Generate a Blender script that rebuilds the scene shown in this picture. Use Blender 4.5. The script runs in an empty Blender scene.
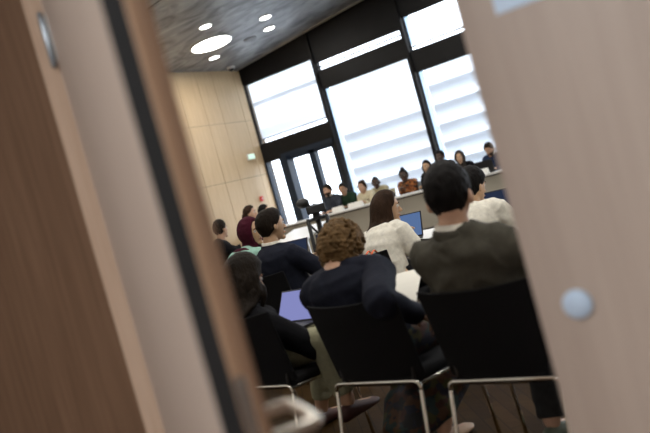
import bpy, bmesh, math, random
from mathutils import Vector, Matrix, noise
C = bpy.context.scene.collection
V = Vector
PI = math.pi
rnd = random.Random(7)
DEG = math.radians

# ------------------------------------------------------------------ materials
def _nt(name):
    m = bpy.data.materials.new(name); m.use_nodes = True
    nt = m.node_tree; nt.nodes.clear()
    out = nt.nodes.new('ShaderNodeOutputMaterial'); return m, nt, out

def mat(name, col, rough=.6, metal=0.0, var=.15, scale=12.0, stretch=(1, 1, 1), bump=0.0, bscale=None, spec=.5, sheen=0.0, col2=None):
    """Principled surface with procedural colour variation and bump."""
    m, nt, out = _nt(name)
    b = nt.nodes.new('ShaderNodeBsdfPrincipled'); nt.links.new(b.outputs[0], out.inputs[0])
    b.inputs['Roughness'].default_value = rough; b.inputs['Metallic'].default_value = metal
    b.inputs['Specular IOR Level'].default_value = spec
    if sheen: b.inputs['Sheen Weight'].default_value = sheen
    tc = nt.nodes.new('ShaderNodeTexCoord'); mp = nt.nodes.new('ShaderNodeMapping')
    mp.inputs['Scale'].default_value = stretch
    nt.links.new(tc.outputs['Object'], mp.inputs['Vector'])
    n = nt.nodes.new('ShaderNodeTexNoise'); n.inputs['Scale'].default_value = scale; n.inputs['Detail'].default_value = 4
    nt.links.new(mp.outputs[0], n.inputs['Vector'])
    r = nt.nodes.new('ShaderNodeValToRGB')
    a = col2 if col2 else tuple(c * (1 - var) for c in col); c2 = tuple(min(1, c * (1 + var)) for c in col)
    r.color_ramp.elements[0].position = .3; r.color_ramp.elements[1].position = .7
    r.color_ramp.elements[0].color = (*a, 1); r.color_ramp.elements[1].color = (*c2, 1)
    nt.links.new(n.outputs['Fac'], r.inputs[0]); nt.links.new(r.outputs[0], b.inputs['Base Color'])
    if bump:
        n2 = nt.nodes.new('ShaderNodeTexNoise'); n2.inputs['Scale'].default_value = bscale or scale * 4; n2.inputs['Detail'].default_value = 3
        nt.links.new(mp.outputs[0], n2.inputs['Vector'])
        bp = nt.nodes.new('ShaderNodeBump'); bp.inputs['Strength'].default_value = bump; bp.inputs['Distance'].default_value = .01
        nt.links.new(n2.outputs['Fac'], bp.inputs['Height']); nt.links.new(bp.outputs[0], b.inputs['Normal'])
    return m

def emit(name, col, s):
    m, nt, out = _nt(name)
    e = nt.nodes.new('ShaderNodeEmission'); e.inputs[0].default_value = (*col, 1); e.inputs[1].default_value = s
    nt.links.new(e.outputs[0], out.inputs[0]); return m

def glass_mat(name, tint=(.95, .97, 1)):
    m, nt, out = _nt(name)
    t = nt.nodes.new('ShaderNodeBsdfTransparent'); t.inputs[0].default_value = (*tint, 1)
    g = nt.nodes.new('ShaderNodeBsdfGlossy'); g.inputs['Roughness'].default_value = .02
    mx = nt.nodes.new('ShaderNodeMixShader'); mx.inputs[0].default_value = .06
    nt.links.new(t.outputs[0], mx.inputs[1]); nt.links.new(g.outputs[0], mx.inputs[2]); nt.links.new(mx.outputs[0], out.inputs[0]); return m

def blind_mat(name, col, f=.75):
    m, nt, out = _nt(name)
    tc = nt.nodes.new('ShaderNodeTexCoord'); n = nt.nodes.new('ShaderNodeTexNoise'); n.inputs['Scale'].default_value = 1.5
    nt.links.new(tc.outputs['Object'], n.inputs['Vector'])
    r = nt.nodes.new('ShaderNodeValToRGB'); r.color_ramp.elements[0].color = (*[c * .96 for c in col], 1); r.color_ramp.elements[1].color = (*col, 1)
    nt.links.new(n.outputs['Fac'], r.inputs[0])
    t = nt.nodes.new('ShaderNodeBsdfTranslucent'); d = nt.nodes.new('ShaderNodeBsdfDiffuse')
    nt.links.new(r.outputs[0], t.inputs[0]); nt.links.new(r.outputs[0], d.inputs[0])
    mx = nt.nodes.new('ShaderNodeMixShader'); mx.inputs[0].default_value = f
    nt.links.new(d.outputs[0], mx.inputs[1]); nt.links.new(t.outputs[0], mx.inputs[2]); nt.links.new(mx.outputs[0], out.inputs[0]); return m

def patch_mat(name, cols, scale=20, rough=.8, rand=1.0):
    """Printed fabric: irregular cells in several colours."""
    m, nt, out = _nt(name)
    b = nt.nodes.new('ShaderNodeBsdfPrincipled'); nt.links.new(b.outputs[0], out.inputs[0]); b.inputs['Roughness'].default_value = rough
    tc = nt.nodes.new('ShaderNodeTexCoord'); n = nt.nodes.new('ShaderNodeTexNoise'); n.inputs['Scale'].default_value = scale; n.inputs['Detail'].default_value = 2
    v = nt.nodes.new('ShaderNodeTexVoronoi'); v.inputs['Scale'].default_value = scale
    mx = nt.nodes.new('ShaderNodeMixRGB'); mx.inputs[0].default_value = .06
    nt.links.new(tc.outputs['Object'], mx.inputs[1]); nt.links.new(n.outputs['Color'], mx.inputs[2])
    nt.links.new(tc.outputs['Object'], n.inputs['Vector']); nt.links.new(mx.outputs[0], v.inputs['Vector'])
    sp = nt.nodes.new('ShaderNodeSeparateColor'); nt.links.new(v.outputs['Color'], sp.inputs[0])
    r = nt.nodes.new('ShaderNodeValToRGB'); r.color_ramp.interpolation = 'CONSTANT'
    els = r.color_ramp.elements
    while len(els) < len(cols): els.new(.5)
    for i, c in enumerate(cols):
        els[i].position = i / len(cols); els[i].color = (*c, 1)
    nt.links.new(sp.outputs[0], r.inputs[0]); nt.links.new(r.outputs[0], b.inputs['Base Color'])
    return m

def wood_mat(name, c1, c2, sx=14, sz=.7, rough=.5, axis='Z', bump=.05, spec=.4):
    m, nt, out = _nt(name)
    b = nt.nodes.new('ShaderNodeBsdfPrincipled'); nt.links.new(b.outputs[0], out.inputs[0]); b.inputs['Roughness'].default_value = rough
    b.inputs['Specular IOR Level'].default_value = spec
    tc = nt.nodes.new('ShaderNodeTexCoord'); mp = nt.nodes.new('ShaderNodeMapping')
    mp.inputs['Scale'].default_value = {'Z': (sx, sx, sz), 'X': (sz, sx, sx), 'Y': (sx, sz, sx)}[axis]
    nt.links.new(tc.outputs['Object'], mp.inputs['Vector'])
    n = nt.nodes.new('ShaderNodeTexNoise'); n.inputs['Scale'].default_value = 3; n.inputs['Detail'].default_value = 6; n.inputs['Roughness'].default_value = .6
    n.inputs['Distortion'].default_value = .4
    nt.links.new(mp.outputs[0], n.inputs['Vector'])
    r = nt.nodes.new('ShaderNodeValToRGB'); r.color_ramp.elements[0].position = .32; r.color_ramp.elements[1].position = .68
    r.color_ramp.elements[0].color = (*c1, 1); r.color_ramp.elements[1].color = (*c2, 1)
    nt.links.new(n.outputs['Fac'], r.inputs[0]); nt.links.new(r.outputs[0], b.inputs['Base Color'])
    bp = nt.nodes.new('ShaderNodeBump'); bp.inputs['Strength'].default_value = bump; bp.inputs['Distance'].default_value = .002
    nt.links.new(n.outputs['Fac'], bp.inputs['Height']); nt.links.new(bp.outputs[0], b.inputs['Normal'])
    return m

def parquet_mat(name, cols):
    m, nt, out = _nt(name)
    b = nt.nodes.new('ShaderNodeBsdfPrincipled'); nt.links.new(b.outputs[0], out.inputs[0]); b.inputs['Roughness'].default_value = .5; b.inputs['Specular IOR Level'].default_value = .04
    tc = nt.nodes.new('ShaderNodeTexCoord'); mp = nt.nodes.new('ShaderNodeMapping'); mp.inputs['Rotation'].default_value = (0, 0, DEG(52))
    nt.links.new(tc.outputs['Object'], mp.inputs['Vector'])
    br = nt.nodes.new('ShaderNodeTexBrick'); br.inputs['Scale'].default_value = 1; br.inputs['Brick Width'].default_value = .42; br.inputs['Row Height'].default_value = .07
    br.inputs['Mortar Size'].default_value = .002; br.inputs['Color1'].default_value = (*cols[0], 1); br.inputs['Color2'].default_value = (*cols[1], 1); br.inputs['Mortar'].default_value = (.004, .003, .002, 1)
    nt.links.new(mp.outputs[0], br.inputs['Vector'])
    n = nt.nodes.new('ShaderNodeTexNoise'); n.inputs['Scale'].default_value = 5; n.inputs['Detail'].default_value = 5
    mp2 = nt.nodes.new('ShaderNodeMapping'); mp2.inputs['Rotation'].default_value = (0, 0, DEG(52)); mp2.inputs['Scale'].default_value = (1, 9, 1)
    nt.links.new(tc.outputs['Object'], mp2.inputs['Vector']); nt.links.new(mp2.outputs[0], n.inputs['Vector'])
    mx = nt.nodes.new('ShaderNodeMixRGB'); mx.blend_type = 'MULTIPLY'; mx.inputs[0].default_value = .7
    r = nt.nodes.new('ShaderNodeValToRGB'); r.color_ramp.elements[0].position = .3; r.color_ramp.elements[0].color = (.3, .3, .3, 1)
    nt.links.new(n.outputs['Fac'], r.inputs[0]); nt.links.new(br.outputs[0], mx.inputs[1]); nt.links.new(r.outputs[0], mx.inputs[2])
    nt.links.new(mx.outputs[0], b.inputs['Base Color']); return m

# ------------------------------------------------------------------ mesh building
class Geo:
    def __init__(s): s.v = []; s.f = []; s.mi = []; s.cur = 0
    def add(s, verts, faces):
        o = len(s.v); s.v += [V(p) for p in verts]; s.f += [tuple(i + o for i in f) for f in faces]; s.mi += [s.cur] * len(faces); return s
    def box(s, lo, hi, M=None):
        x0, y0, z0 = lo; x1, y1, z1 = hi
        vs = [V(p) for p in [(x0, y0, z0), (x1, y0, z0), (x1, y1, z0), (x0, y1, z0), (x0, y0, z1), (x1, y0, z1), (x1, y1, z1), (x0, y1, z1)]]
        if M: vs = [M @ p for p in vs]
        return s.add(vs, [(0, 3, 2, 1), (4, 5, 6, 7), (0, 1, 5, 4), (1, 2, 6, 5), (2, 3, 7, 6), (3, 0, 4, 7)])
    def loft(s, rings, caps=True, closed=True):
        n = len(rings[0]); vs = [p for r in rings for p in r]; fs = []
        for i in range(len(rings) - 1):
            for j in range(n if closed else n - 1):
                k = (j + 1) % n; fs.append((i * n + j, i * n + k, (i + 1) * n + k, (i + 1) * n + j))
        if caps: fs.append(tuple(range(n - 1, -1, -1))); fs.append(tuple((len(rings) - 1) * n + j for j in range(n)))
        return s.add(vs, fs)
    def ell(s, c, r, M=None, nu=20, nv=12):
        c = V(c); vs = []; fs = []
        r = (r, r, r) if isinstance(r, (int, float)) else r
        for i in range(1, nv):
            a = PI * i / nv
            for j in range(nu):
                b = 2 * PI * j / nu; p = V((math.sin(a) * math.cos(b) * r[0], math.sin(a) * math.sin(b) * r[1], math.cos(a) * r[2]))
                vs.append(c + (M @ p if M else p))
        t = len(vs); vs += [c + (M @ V((0, 0, r[2])) if M else V((0, 0, r[2]))), c + (M @ V((0, 0, -r[2])) if M else V((0, 0, -r[2])))]
        for i in range(nv - 2):
            for j in range(nu):
                k = (j + 1) % nu; fs.append((i * nu + j, (i + 1) * nu + j, (i + 1) * nu + k, i * nu + k))
        for j in range(nu):
            k = (j + 1) % nu; fs.append((t, j, k)); fs.append((t + 1, (nv - 2) * nu + k, (nv - 2) * nu + j))
        return s.add(vs, fs)
    def tube(s, pts, rad, n=12, up=None, flat=1.0, round_end=True):
        """tube through pts; rad number or list; flat scales the second axis."""
        pts = [V(p) for p in pts]
        rads = [rad] * len(pts) if isinstance(rad, (int, float)) else list(rad)
        rings = []; prev = None
        for i, p in enumerate(pts):
            t = (pts[min(i + 1, len(pts) - 1)] - pts[max(i - 1, 0)]).normalized()
            if prev is None:
                ref = V(up) if up else (V((0, 0, 1)) if abs(t.z) < .9 else V((0, 1, 0)))
                a = t.cross(ref).normalized()
            else: a = (prev - t * prev.dot(t)).normalized()
            b = t.cross(a); prev = a
            def ring(c, r): return [c + a * (r * math.cos(2 * PI * j / n)) + b * (r * flat * math.sin(2 * PI * j / n)) for j in range(n)]
            if i == 0 and round_end: rings.append(ring(p - t * rads[i] * .85, rads[i] * .5))
            rings.append(ring(p, rads[i]))
            if i == len(pts) - 1 and round_end: rings.append(ring(p + t * rads[i] * .85, rads[i] * .5))
        return s.loft(rings)
    def lathe(s, prof, n=28, M=None):
        rings = []
        for r, z in prof:
            rg = [V((max(r, 1e-4) * math.cos(2 * PI * j / n), max(r, 1e-4) * math.sin(2 * PI * j / n), z)) for j in range(n)]
            rings.append([M @ p for p in rg] if M else rg)
        return s.loft(rings)

def smooth_pts(pts, rads, k=5):
    P = [V(p) for p in pts]; out = []; ro = []
    for i in range(len(P) - 1):
        p0 = P[max(i - 1, 0)]; p1 = P[i]; p2 = P[i + 1]; p3 = P[min(i + 2, len(P) - 1)]
        for j in range(k):
            t = j / k
            out.append(.5 * ((2 * p1) + (p2 - p0) * t + (2 * p0 - 5 * p1 + 4 * p2 - p3) * t * t + (3 * p1 - p0 - 3 * p2 + p3) * t ** 3)); ro.append(rads[i] * (1 - t) + rads[i + 1] * t)
    out.append(P[-1]); ro.append(rads[-1]); return out, ro

def link(name, me, m=None, parent=None, smooth=True):
    o = bpy.data.objects.new(name, me); C.objects.link(o)
    if m:
        for q in (m if isinstance(m, (list, tuple)) else [m]): me.materials.append(q)
    if parent: o.parent = parent
    if smooth:
        for p in me.polygons: p.use_smooth = True
    return o

def obj(name, g, m, parent=None, smooth=False, bevel=0.0, fix=True):
    me = bpy.data.meshes.new(name); me.from_pydata([tuple(p) for p in g.v], [], g.f); me.update()
    if fix:
        b = bmesh.new(); b.from_mesh(me); bmesh.ops.recalc_face_normals(b, faces=b.faces)
        b.to_mesh(me); b.free()
    if any(g.mi): me.polygons.foreach_set('material_index', g.mi)
    o = link(name, me, m, parent, smooth)
    if bevel:
        md = o.modifiers.new('bevel', 'BEVEL'); md.width = bevel; md.segments = 2; md.limit_method = 'ANGLE'; md.angle_limit = DEG(40)
    return o

def fused(name, g, m, parent, voxel=.009, smooth=3, disp=None):
    """overlapping closed pieces -> ONE continuous smooth surface"""
    me = bpy.data.meshes.new('tmp'); me.from_pydata([tuple(p) for p in g.v], [], g.f); me.update()
    b = bmesh.new(); b.from_mesh(me); bmesh.ops.recalc_face_normals(b, faces=b.faces); b.to_mesh(me); b.free()
    t = bpy.data.objects.new('tmp', me); C.objects.link(t)
    r = t.modifiers.new('r', 'REMESH'); r.mode = 'VOXEL'; r.voxel_size = voxel
    if smooth:
        sm = t.modifiers.new('s', 'SMOOTH'); sm.factor = .5; sm.iterations = smooth
    dg = bpy.context.evaluated_depsgraph_get()
    new = bpy.data.meshes.new_from_object(t.evaluated_get(dg)); new.name = name
    bpy.data.objects.remove(t); bpy.data.meshes.remove(me)
    if disp:
        ns = [v.normal.copy() for v in new.vertices]
        for v, n in zip(new.vertices, ns): v.co += n * disp(v.co)
    new.update()
    return link(name, new, m, parent, True)

def tag(o, label=None, cat=None, group=None, kind=None):
    if label: o['label'] = label
    if cat: o['category'] = cat
    if group: o['group'] = group
    if kind: o['kind'] = kind
    return o

def thing(name, label, cat, loc=(0, 0, 0), rz=0.0, group=None):
    o = bpy.data.objects.new(name, None); C.objects.link(o); o.location = loc; o.rotation_euler = (0, 0, rz)
    o.empty_display_size = .1
    return tag(o, label, cat, group)

def struct(name, g, m, parent=None, **k):
    o = obj(name, g, m, parent, **k)
    if not parent: o['kind'] = 'structure'
    return o

def dup(root, loc, rz, label=None, group=None):
    r = root.copy(); C.objects.link(r); r.location = loc; r.rotation_euler = (0, 0, rz)
    if label: r['label'] = label
    if group: r['group'] = group
    for ch in list(root.children):
        c = ch.copy(); C.objects.link(c); c.parent = r
        for g in ch.children:
            d = g.copy(); C.objects.link(d); d.parent = c
    return r

# ------------------------------------------------------------------ camera
F_PX = 756.0; CAM_H = 1.27; YAW = DEG(34.3); ROLL = DEG(15.6); PITCH = math.atan(25 / 756)
Fh = V((-math.sin(YAW), math.cos(YAW), 0)); Rh = V((math.cos(YAW), math.sin(YAW), 0)); Z = V((0, 0, 1))
Fw = Fh * math.cos(PITCH) - Z * math.sin(PITCH); Up = Fh * math.sin(PITCH) + Z * math.cos(PITCH)
cr = Rh * math.cos(ROLL) - Up * math.sin(ROLL); cu = Rh * math.sin(ROLL) + Up * math.cos(ROLL)
cam = bpy.data.cameras.new('camera'); co = bpy.data.objects.new('camera', cam); C.objects.link(co)
M = Matrix((cr, cu, -Fw)).transposed().to_4x4(); M.translation = V((0, 0, CAM_H)); co.matrix_world = M
cam.sensor_width = 36; cam.lens = F_PX / 650 * 36; cam.clip_start = .05; cam.clip_end = 200
cam.dof.use_dof = True; cam.dof.focus_distance = 5.5; cam.dof.aperture_fstop = 1.9
bpy.context.scene.camera = co

# ------------------------------------------------------------------ palette
WOOD_DOOR = wood_mat('door veneer', (.42, .32, .255), (.465, .36, .29), rough=.42)
WOOD_EDGE = wood_mat('door edge wood', (.30, .175, .10), (.38, .225, .135), rough=.45)
WOOD_REBATE = wood_mat('door rebate wood', (.20, .11, .062), (.26, .15, .09), rough=.45)
WOOD_DARK = wood_mat('dark wall veneer', (.118, .062, .033), (.168, .092, .052), rough=.55)
WOOD_PANEL = wood_mat('hall wall veneer', (.60, .43, .25), (.69, .51, .31), sx=10, sz=.6, rough=.45)
SEAM = mat('panel seam', (.10, .07, .045), .8)
PLASTER = mat('off white plaster', (.62, .60, .57), .85, var=.04, scale=3)
FLOOR = parquet_mat('dark oak parquet', ((.030, .016, .005), (.060, .032, .010)))
CORR_FLOOR = mat('corridor carpet', (.20, .12, .08), .95, var=.25, scale=90, bump=.3)
CEIL_W = mat('white ceiling', (.75, .75, .75), .9, var=.03)
STEEL = mat('brushed steel', (.62, .62, .60), .28, 1.0, var=.06, scale=60)
CHROME = mat('chrome', (.78, .74, .66), .16, 1.0, var=.03)
BLACK_PLASTIC = mat('black plastic', (.012, .012, .013), .45, var=.2)
BLACK_FABRIC = mat('black seat fabric', (.008, .008, .009), .9, var=.2, scale=200, bump=.15, spec=.15)
GASKET = mat('black gasket', (.012, .011, .010), .7)
FRAME_DARK = mat('anthracite metal', (.009, .009, .010), .45, .0, var=.15, scale=3, spec=.2)
FRAME_BLUE = mat('blue grey metal post', (.014, .024, .042), .45, .0, var=.15, scale=3, spec=.25)
GLASS = glass_mat('window glass')
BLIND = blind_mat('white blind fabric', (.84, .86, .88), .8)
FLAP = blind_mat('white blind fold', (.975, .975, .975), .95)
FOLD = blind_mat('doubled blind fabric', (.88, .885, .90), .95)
WHITE = mat('white laminate', (.72, .71, .68), .4, var=.03)
DESK_FRONT = mat('greige desk panel', (.42, .39, .32), .6, var=.05, scale=2)
PAPER = mat('white paper', (.82, .80, .72), .8, var=.03, scale=5)
CARD = mat('white card', (.80, .80, .77), .7, var=.03)
SCREEN_DARK = emit('laptop screen navy', (.06, .085, .17), .35)
SCREEN_BLUE = emit('laptop screen blue', (.16, .27, .55), .6)
SCREEN_PALE = emit('laptop screen page', (.42, .45, .95), .55)
LAMP = emit('lamp diffuser', (1, .97, .92), 9)

# ------------------------------------------------------------------ setting: the hall
XL, XR, YD, YF = -11.55, 4.5, 1.39, 15.0
def ceil_z(x): return 4.72 + .09 * (x - XL)
g = Geo().box((XL - .2, YD - .02, -.1), (XR + .2, YF + .3, 0)); struct('floor', g, FLOOR)
# ceiling: dark metallic slab rising to the right
m, nt, out = _nt('dark metal ceiling')
b = nt.nodes.new('ShaderNodeBsdfPrincipled'); nt.links.new(b.outputs[0], out.inputs[0])
tc = nt.nodes.new('ShaderNodeTexCoord'); mp = nt.nodes.new('ShaderNodeMapping'); mp.inputs['Scale'].default_value = (1.0, 2.2, 1)
mp.inputs['Rotation'].default_value = (0, 0, .5)
nt.links.new(tc.outputs['Object'], mp.inputs[0])
n = nt.nodes.new('ShaderNodeTexNoise'); n.inputs['Scale'].default_value = 1.3; n.inputs['Detail'].default_value = 7; n.inputs['Distortion'].default_value = 1.2
nt.links.new(mp.outputs[0], n.inputs[0])
r = nt.nodes.new('ShaderNodeValToRGB'); r.color_ramp.elements[0].position = .35; r.color_ramp.elements[1].position = .72
r.color_ramp.elements[0].color = (.13, .132, .135, 1); r.color_ramp.elements[1].color = (.40, .40, .405, 1)  # mottled reflections of the metal painted into the base colour
nt.links.new(n.outputs[0], r.inputs[0]); nt.links.new(r.outputs[0], b.inputs['Base Color'])
b.inputs['Metallic'].default_value = .3; b.inputs['Roughness'].default_value = .42
bp = nt.nodes.new('ShaderNodeBump'); bp.inputs['Strength'].default_value = .35; bp.inputs['Distance'].default_value = .05
nt.links.new(n.outputs[0], bp.inputs['Height']); nt.links.new(bp.outputs[0], b.inputs['Normal'])
CEIL = m
g = Geo(); a, c = ceil_z(XL - .2), ceil_z(XR + .2)
g.add([(XL - .2, YD, a), (XR + .2, YD, c), (XR + .2, YF + .3, c), (XL - .2, YF + .3, a), (XL - .2, YD, a + .2), (XR + .2, YD, c + .2), (XR + .2, YF + .3, c + .2), (XL - .2, YF + .3, a + .2)],
      [(0, 3, 2, 1), (4, 5, 6, 7), (0, 1, 5, 4), (1, 2, 6, 5), (2, 3, 7, 6), (3, 0, 4, 7)])
struct('ceiling', g, CEIL)
# slim metal edge trim where the ceiling meets the facade, ceiling joints
g = Geo(); g.add([(XL, 14.86, ceil_z(XL) - .03), (XR, 14.86, ceil_z(XR) - .03), (XR, 14.9, ceil_z(XR) - .03), (XL, 14.9, ceil_z(XL) - .03), (XL, 14.86, ceil_z(XL)), (XR, 14.86, ceil_z(XR)), (XR, 14.9, ceil_z(XR)), (XL, 14.9, ceil_z(XL))],
      [(0, 3, 2, 1), (4, 5, 6, 7), (0, 1, 5, 4), (1, 2, 6, 5), (2, 3, 7, 6), (3, 0, 4, 7)])
struct('trim_1', g, STEEL)
for i, yy in enumerate((6.2, 9.4)):
    g = Geo(); 
    x0, x1 = XL, XR
    g.add([(x0, yy, ceil_z(x0) - .004), (x1, yy, ceil_z(x1) - .004), (x1, yy + .03, ceil_z(x1) - .004), (x0, yy + .03, ceil_z(x0) - .004), (x0, yy, ceil_z(x0) + .01), (x1, yy, ceil_z(x1) + .01), (x1, yy + .03, ceil_z(x1) + .01), (x0, yy + .03, ceil_z(x0) + .01)],
          [(0, 3, 2, 1), (4, 5, 6, 7), (0, 1, 5, 4), (1, 2, 6, 5), (2, 3, 7, 6), (3, 0, 4, 7)])
    struct('trim_%d' % (i + 2), g, GASKET)
# left wall, wood panels with dark joints
g = Geo().box((XL - .2, YD, 0), (XL - .012, YF + .3, 6)); struct('wall_left', g, SEAM)
xs = [YD + .0]
edges = [14.72, 13.92, 13.36]
while edges[-1] > 2.2: edges.append(edges[-1] - .68)
edges = sorted(edges) + [14.99]
zs = [0.02, 2.06, 3.44, 4.72]
pg = Geo()
lo = YD + .01
for e in edges:
    for z0, z1 in zip(zs[:-1], zs[1:]): pg.box((XL - .013, lo + .005, z0 + .004), (XL, e - .005, z1 - .004))
    lo = e
struct('wall_left_panel', pg, WOOD_PANEL)
# right wall and door wall (room side)
g = Geo().box((XR, YD, 0), (XR + .2, YF + .3, 6.6)); struct('wall_right', g, PLASTER)
# ---- facade
def slab(g, x0, x1, z0, z1, y0=YF, y1=YF + .18): g.box((x0, y0, z0), (x1, y1, z1))
MULL = [XL, -9.38, -7.0, -4.62, -2.24, .14, 2.52, XR]
fac = Geo()
fac_top = 6.6
slab(fac, XL - .2, -9.38, 4.33, fac_top); slab(fac, -9.38, -7.0, 4.2, fac_top)
slab(fac, XL - .2, -9.38, 2.32, 2.79); slab(fac, -9.38, -7.0, 3.57, 3.97)
for i in range(2, 7): slab(fac, MULL[i], MULL[i + 1], 4.42, fac_top); slab(fac, MULL[i], MULL[i + 1], 3.21, 3.64)
for i in range(1, 7): slab(fac, MULL[i], MULL[i + 1], 0, .35)
struct('wall_facade', fac, FRAME_DARK)
mg = Geo()
for x in MULL[1:-1]: mg.box((x - .035, YF - .06, 0), (x + .035, YF + .2, 5.6))
struct('trim_4', mg, FRAME_DARK)
def window(n, x0, x1, z0, z1, rail=None, stripes=(), gap=.0, blind=None, label=None, y=YF):
    f = Geo(); w = .03
    f.box((x0, y + .02, z0), (x0 + w, y + .08, z1)); f.box((x1 - w, y + .02, z0), (x1, y + .08, z1)); f.box((x0, y + .02, z0), (x1, y + .08, z0 + .02)); f.box((x0, y + .02, z1 - w), (x1, y + .08, z1))
    if rail: f.box((x0, y + .0, rail - .014), (x1, y + .06, rail + .014))
    o = struct('window_%d' % n, f, FRAME_DARK)
    struct('window_pane', Geo().box((x0 + w, y + .045, z0 + .02), (x1 - w, y + .053, z1 - w)), GLASS, o)
    if gap:   # strip between mullion and fabric, bluish sky painted into its colour
        struct('window_sky_strip', Geo().box((x0 + w, y + .085, z0), (x0 + w + gap, y + .10, z1)), SKY_STRIP, o)
    if blind:
        bx0 = x0 + w + gap; bx1 = x1 - w
        bb = thing('roman_blind', label, 'blind', ((bx0 + bx1) / 2, y + .14, blind[0]))
        hw = (bx1 - bx0) / 2; zt = blind[1] - blind[0]
        obj('blind_fabric', Geo().box((-hw, 0, 0), (hw, .004, zt)), BLIND, bb)
        for sz, hts in stripes:
            for k, h in enumerate(hts):
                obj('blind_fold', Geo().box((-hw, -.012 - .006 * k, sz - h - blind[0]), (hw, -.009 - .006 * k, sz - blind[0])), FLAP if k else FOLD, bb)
    return o
SKY_STRIP = blind_mat('sky blue window strip', (.72, .82, .92), .85)  # blue tint stands in for the sky behind clear glass
H3 = (.31, .25, .19, .13)
window(1, XL + .01, -9.43, 2.79, 4.33, rail=2.90, stripes=((3.86, (.13, .11, .10, .09)), (3.18, (.26, .2))), blind=(2.92, 4.32), label='white blind in the upper window beside the wood wall')  # these folds stand in for grey building bands outside the glass
window(2, -9.33, -7.05, 3.97, 4.2, rail=4.06)
window(3, -9.33, -7.05, .35, 3.57, gap=.10, stripes=((2.40, H3), (1.98, H3), (1.59, H3), (1.19, H3)), blind=(.4, 3.56), label='tall white blind in the middle bay behind the green jumper')
window(4, -6.95, -4.67, 3.64, 4.42, rail=3.74, gap=.10)
window(5, -6.95, -4.67, .35, 3.21, gap=.10, stripes=((2.84, H3), (2.41, H3), (1.98, H3), (1.59, H3), (1.19, H3)), blind=(.4, 3.2), label='tall white blind in the right bay behind the bearded man')
k = 6
for i in range(3, 7):
    window(k, MULL[i] + .05, MULL[i + 1] - .05, 3.64, 4.42); window(k + 1, MULL[i] + .05, MULL[i + 1] - .05, .35, 3.21); k += 2
# glazed terrace doors below the first bay
f = Geo()
f.box((XL, YF - .02, 0), (XL + .06, YF + .16, 2.32)); f.box((-10.97, YF - .16, 0), (-10.75, YF + .12, 2.32)); f.box((-10.17, YF - .04, 0), (-10.0, YF + .12, 2.32)); f.box((-9.5, YF - .04, 0), (-9.38, YF + .12, 2.32))
f.box((-10.97, YF - .04, 2.22), (-9.38, YF + .12, 2.32)); f.box((XL, YF - .02, 0), (-9.38, YF + .12, .1))
dr = struct('door_1', f, FRAME_BLUE)
struct('door_pane', Geo().box((XL + .06, YF + .03, .1), (-10.97, YF + .04, 2.32)), GLASS, dr)
struct('door_pane', Geo().box((-10.75, YF + .03, .1), (-10.17, YF + .04, 2.22)), GLASS, dr)
struct('door_pane', Geo().box((-10.0, YF + .03, .1), (-9.5, YF + .04, 2.22)), GLASS, dr)
struct('door_header', Geo().box((-10.98, YF - .06, 2.3), (-9.36, YF + .02, 2.42)), FRAME_BLUE, dr)
struct('door_handle', Geo().tube([(-10.2, YF - .04, .95), (-10.2, YF - .09, .95), (-10.2, YF - .09, 1.25), (-10.2, YF - .04, 1.25)], .012), STEEL, dr)
# terrace outside
struct('terrace', Geo().box((-30, YF + .3, -.25), (25, 60, -.15)), mat('pale paving', (.6, .6, .58), .9, scale=2))

# ------------------------------------------------------------------ door wall and corridor
g = Geo()
g.box((-16, YD, 0), (-1.715, YD + .12, 3.0)); g.box((.62, YD, 0), (8, YD + .12, 3.0)); g.box((-1.715, YD, 2.42), (.62, YD + .12, 3.0))
wf = struct('wall_front', g, WOOD_DARK)
g = Geo().box((-16, YD + .121, 0), (-1.715, YD + .2, 6.6)).box((.62, YD + .121, 0), (8, YD + .2, 6.6)).box((-1.715, YD + .121, 2.42), (.62, YD + .2, 6.6))
struct('wall_front_inner', g, PLASTER)
jm = Geo().box((-1.715, YD - .02, 0), (-1.635, YD + .2, 2.42)).box((.54, YD - .02, 0), (.62, YD + .2, 2.42)).box((-1.715, YD - .02, 2.34), (.62, YD + .2, 2.42))
struct('trim_5', jm, wood_mat('pale jamb wood', (.42, .28, .19), (.49, .34, .24)), bevel=.003)
g = Geo().box((-16, -2.3, -.1), (8, YD - .02, 0)); struct('floor_corridor', g, CORR_FLOOR)
g = Geo().box((-16, -2.3, 2.9), (8, YD, 3.0)); struct('ceiling_corridor', g, CEIL_W)
g = Geo().box((-16, -2.5, 0), (8, -2.3, 3.0)); struct('wall_corridor', g, PLASTER)
g = Geo().box((-4.2, -2.3, 0), (-4.0, YD, 3.0)); struct('wall_corridor_left', g, WOOD_DARK)
g = Geo().box((4.0, -2.3, 0), (4.2, YD, 3.0)); struct('wall_corridor_right', g, PLASTER)
# right leaf, closed
dr2 = struct('door_2', Geo().box((-.53, YD, .01), (.54, YD + .055, 2.34)), WOOD_DOOR, bevel=.002)
Mr = Matrix.Translation((-.45, YD, .94)) @ Matrix.Rotation(PI / 2, 4, 'X')
struct('lock_rosette', Geo().lathe([(0, -.002), (.0275, -.002), (.0275, .007), (.0262, .0085), (.0, .0085)], 32, Mr), mat('satin rosette', (.52, .62, .74), .6, 0, var=.04), dr2, smooth=True)
struct('notice_sheet', Geo().box((-.457, YD - .002, 1.497), (-.247, YD - .0005, 1.79)), mat('pale blue paper', (.60, .70, .82), .7, var=.03), dr2)
# left leaf, hinged at the left jamb and swung 32 degrees towards the corridor
HG = V((-1.625, YD - .03, 0)); EDGE = V((-.7345, .709, 0))
dd = (EDGE - HG); LEN = dd.length; ang = math.atan2(dd.y, dd.x)
dl = bpy.data.objects.new('door_3', None); C.objects.link(dl); dl.location = HG; dl.rotation_euler = (0, 0, ang); dl['kind'] = 'structure'
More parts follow.
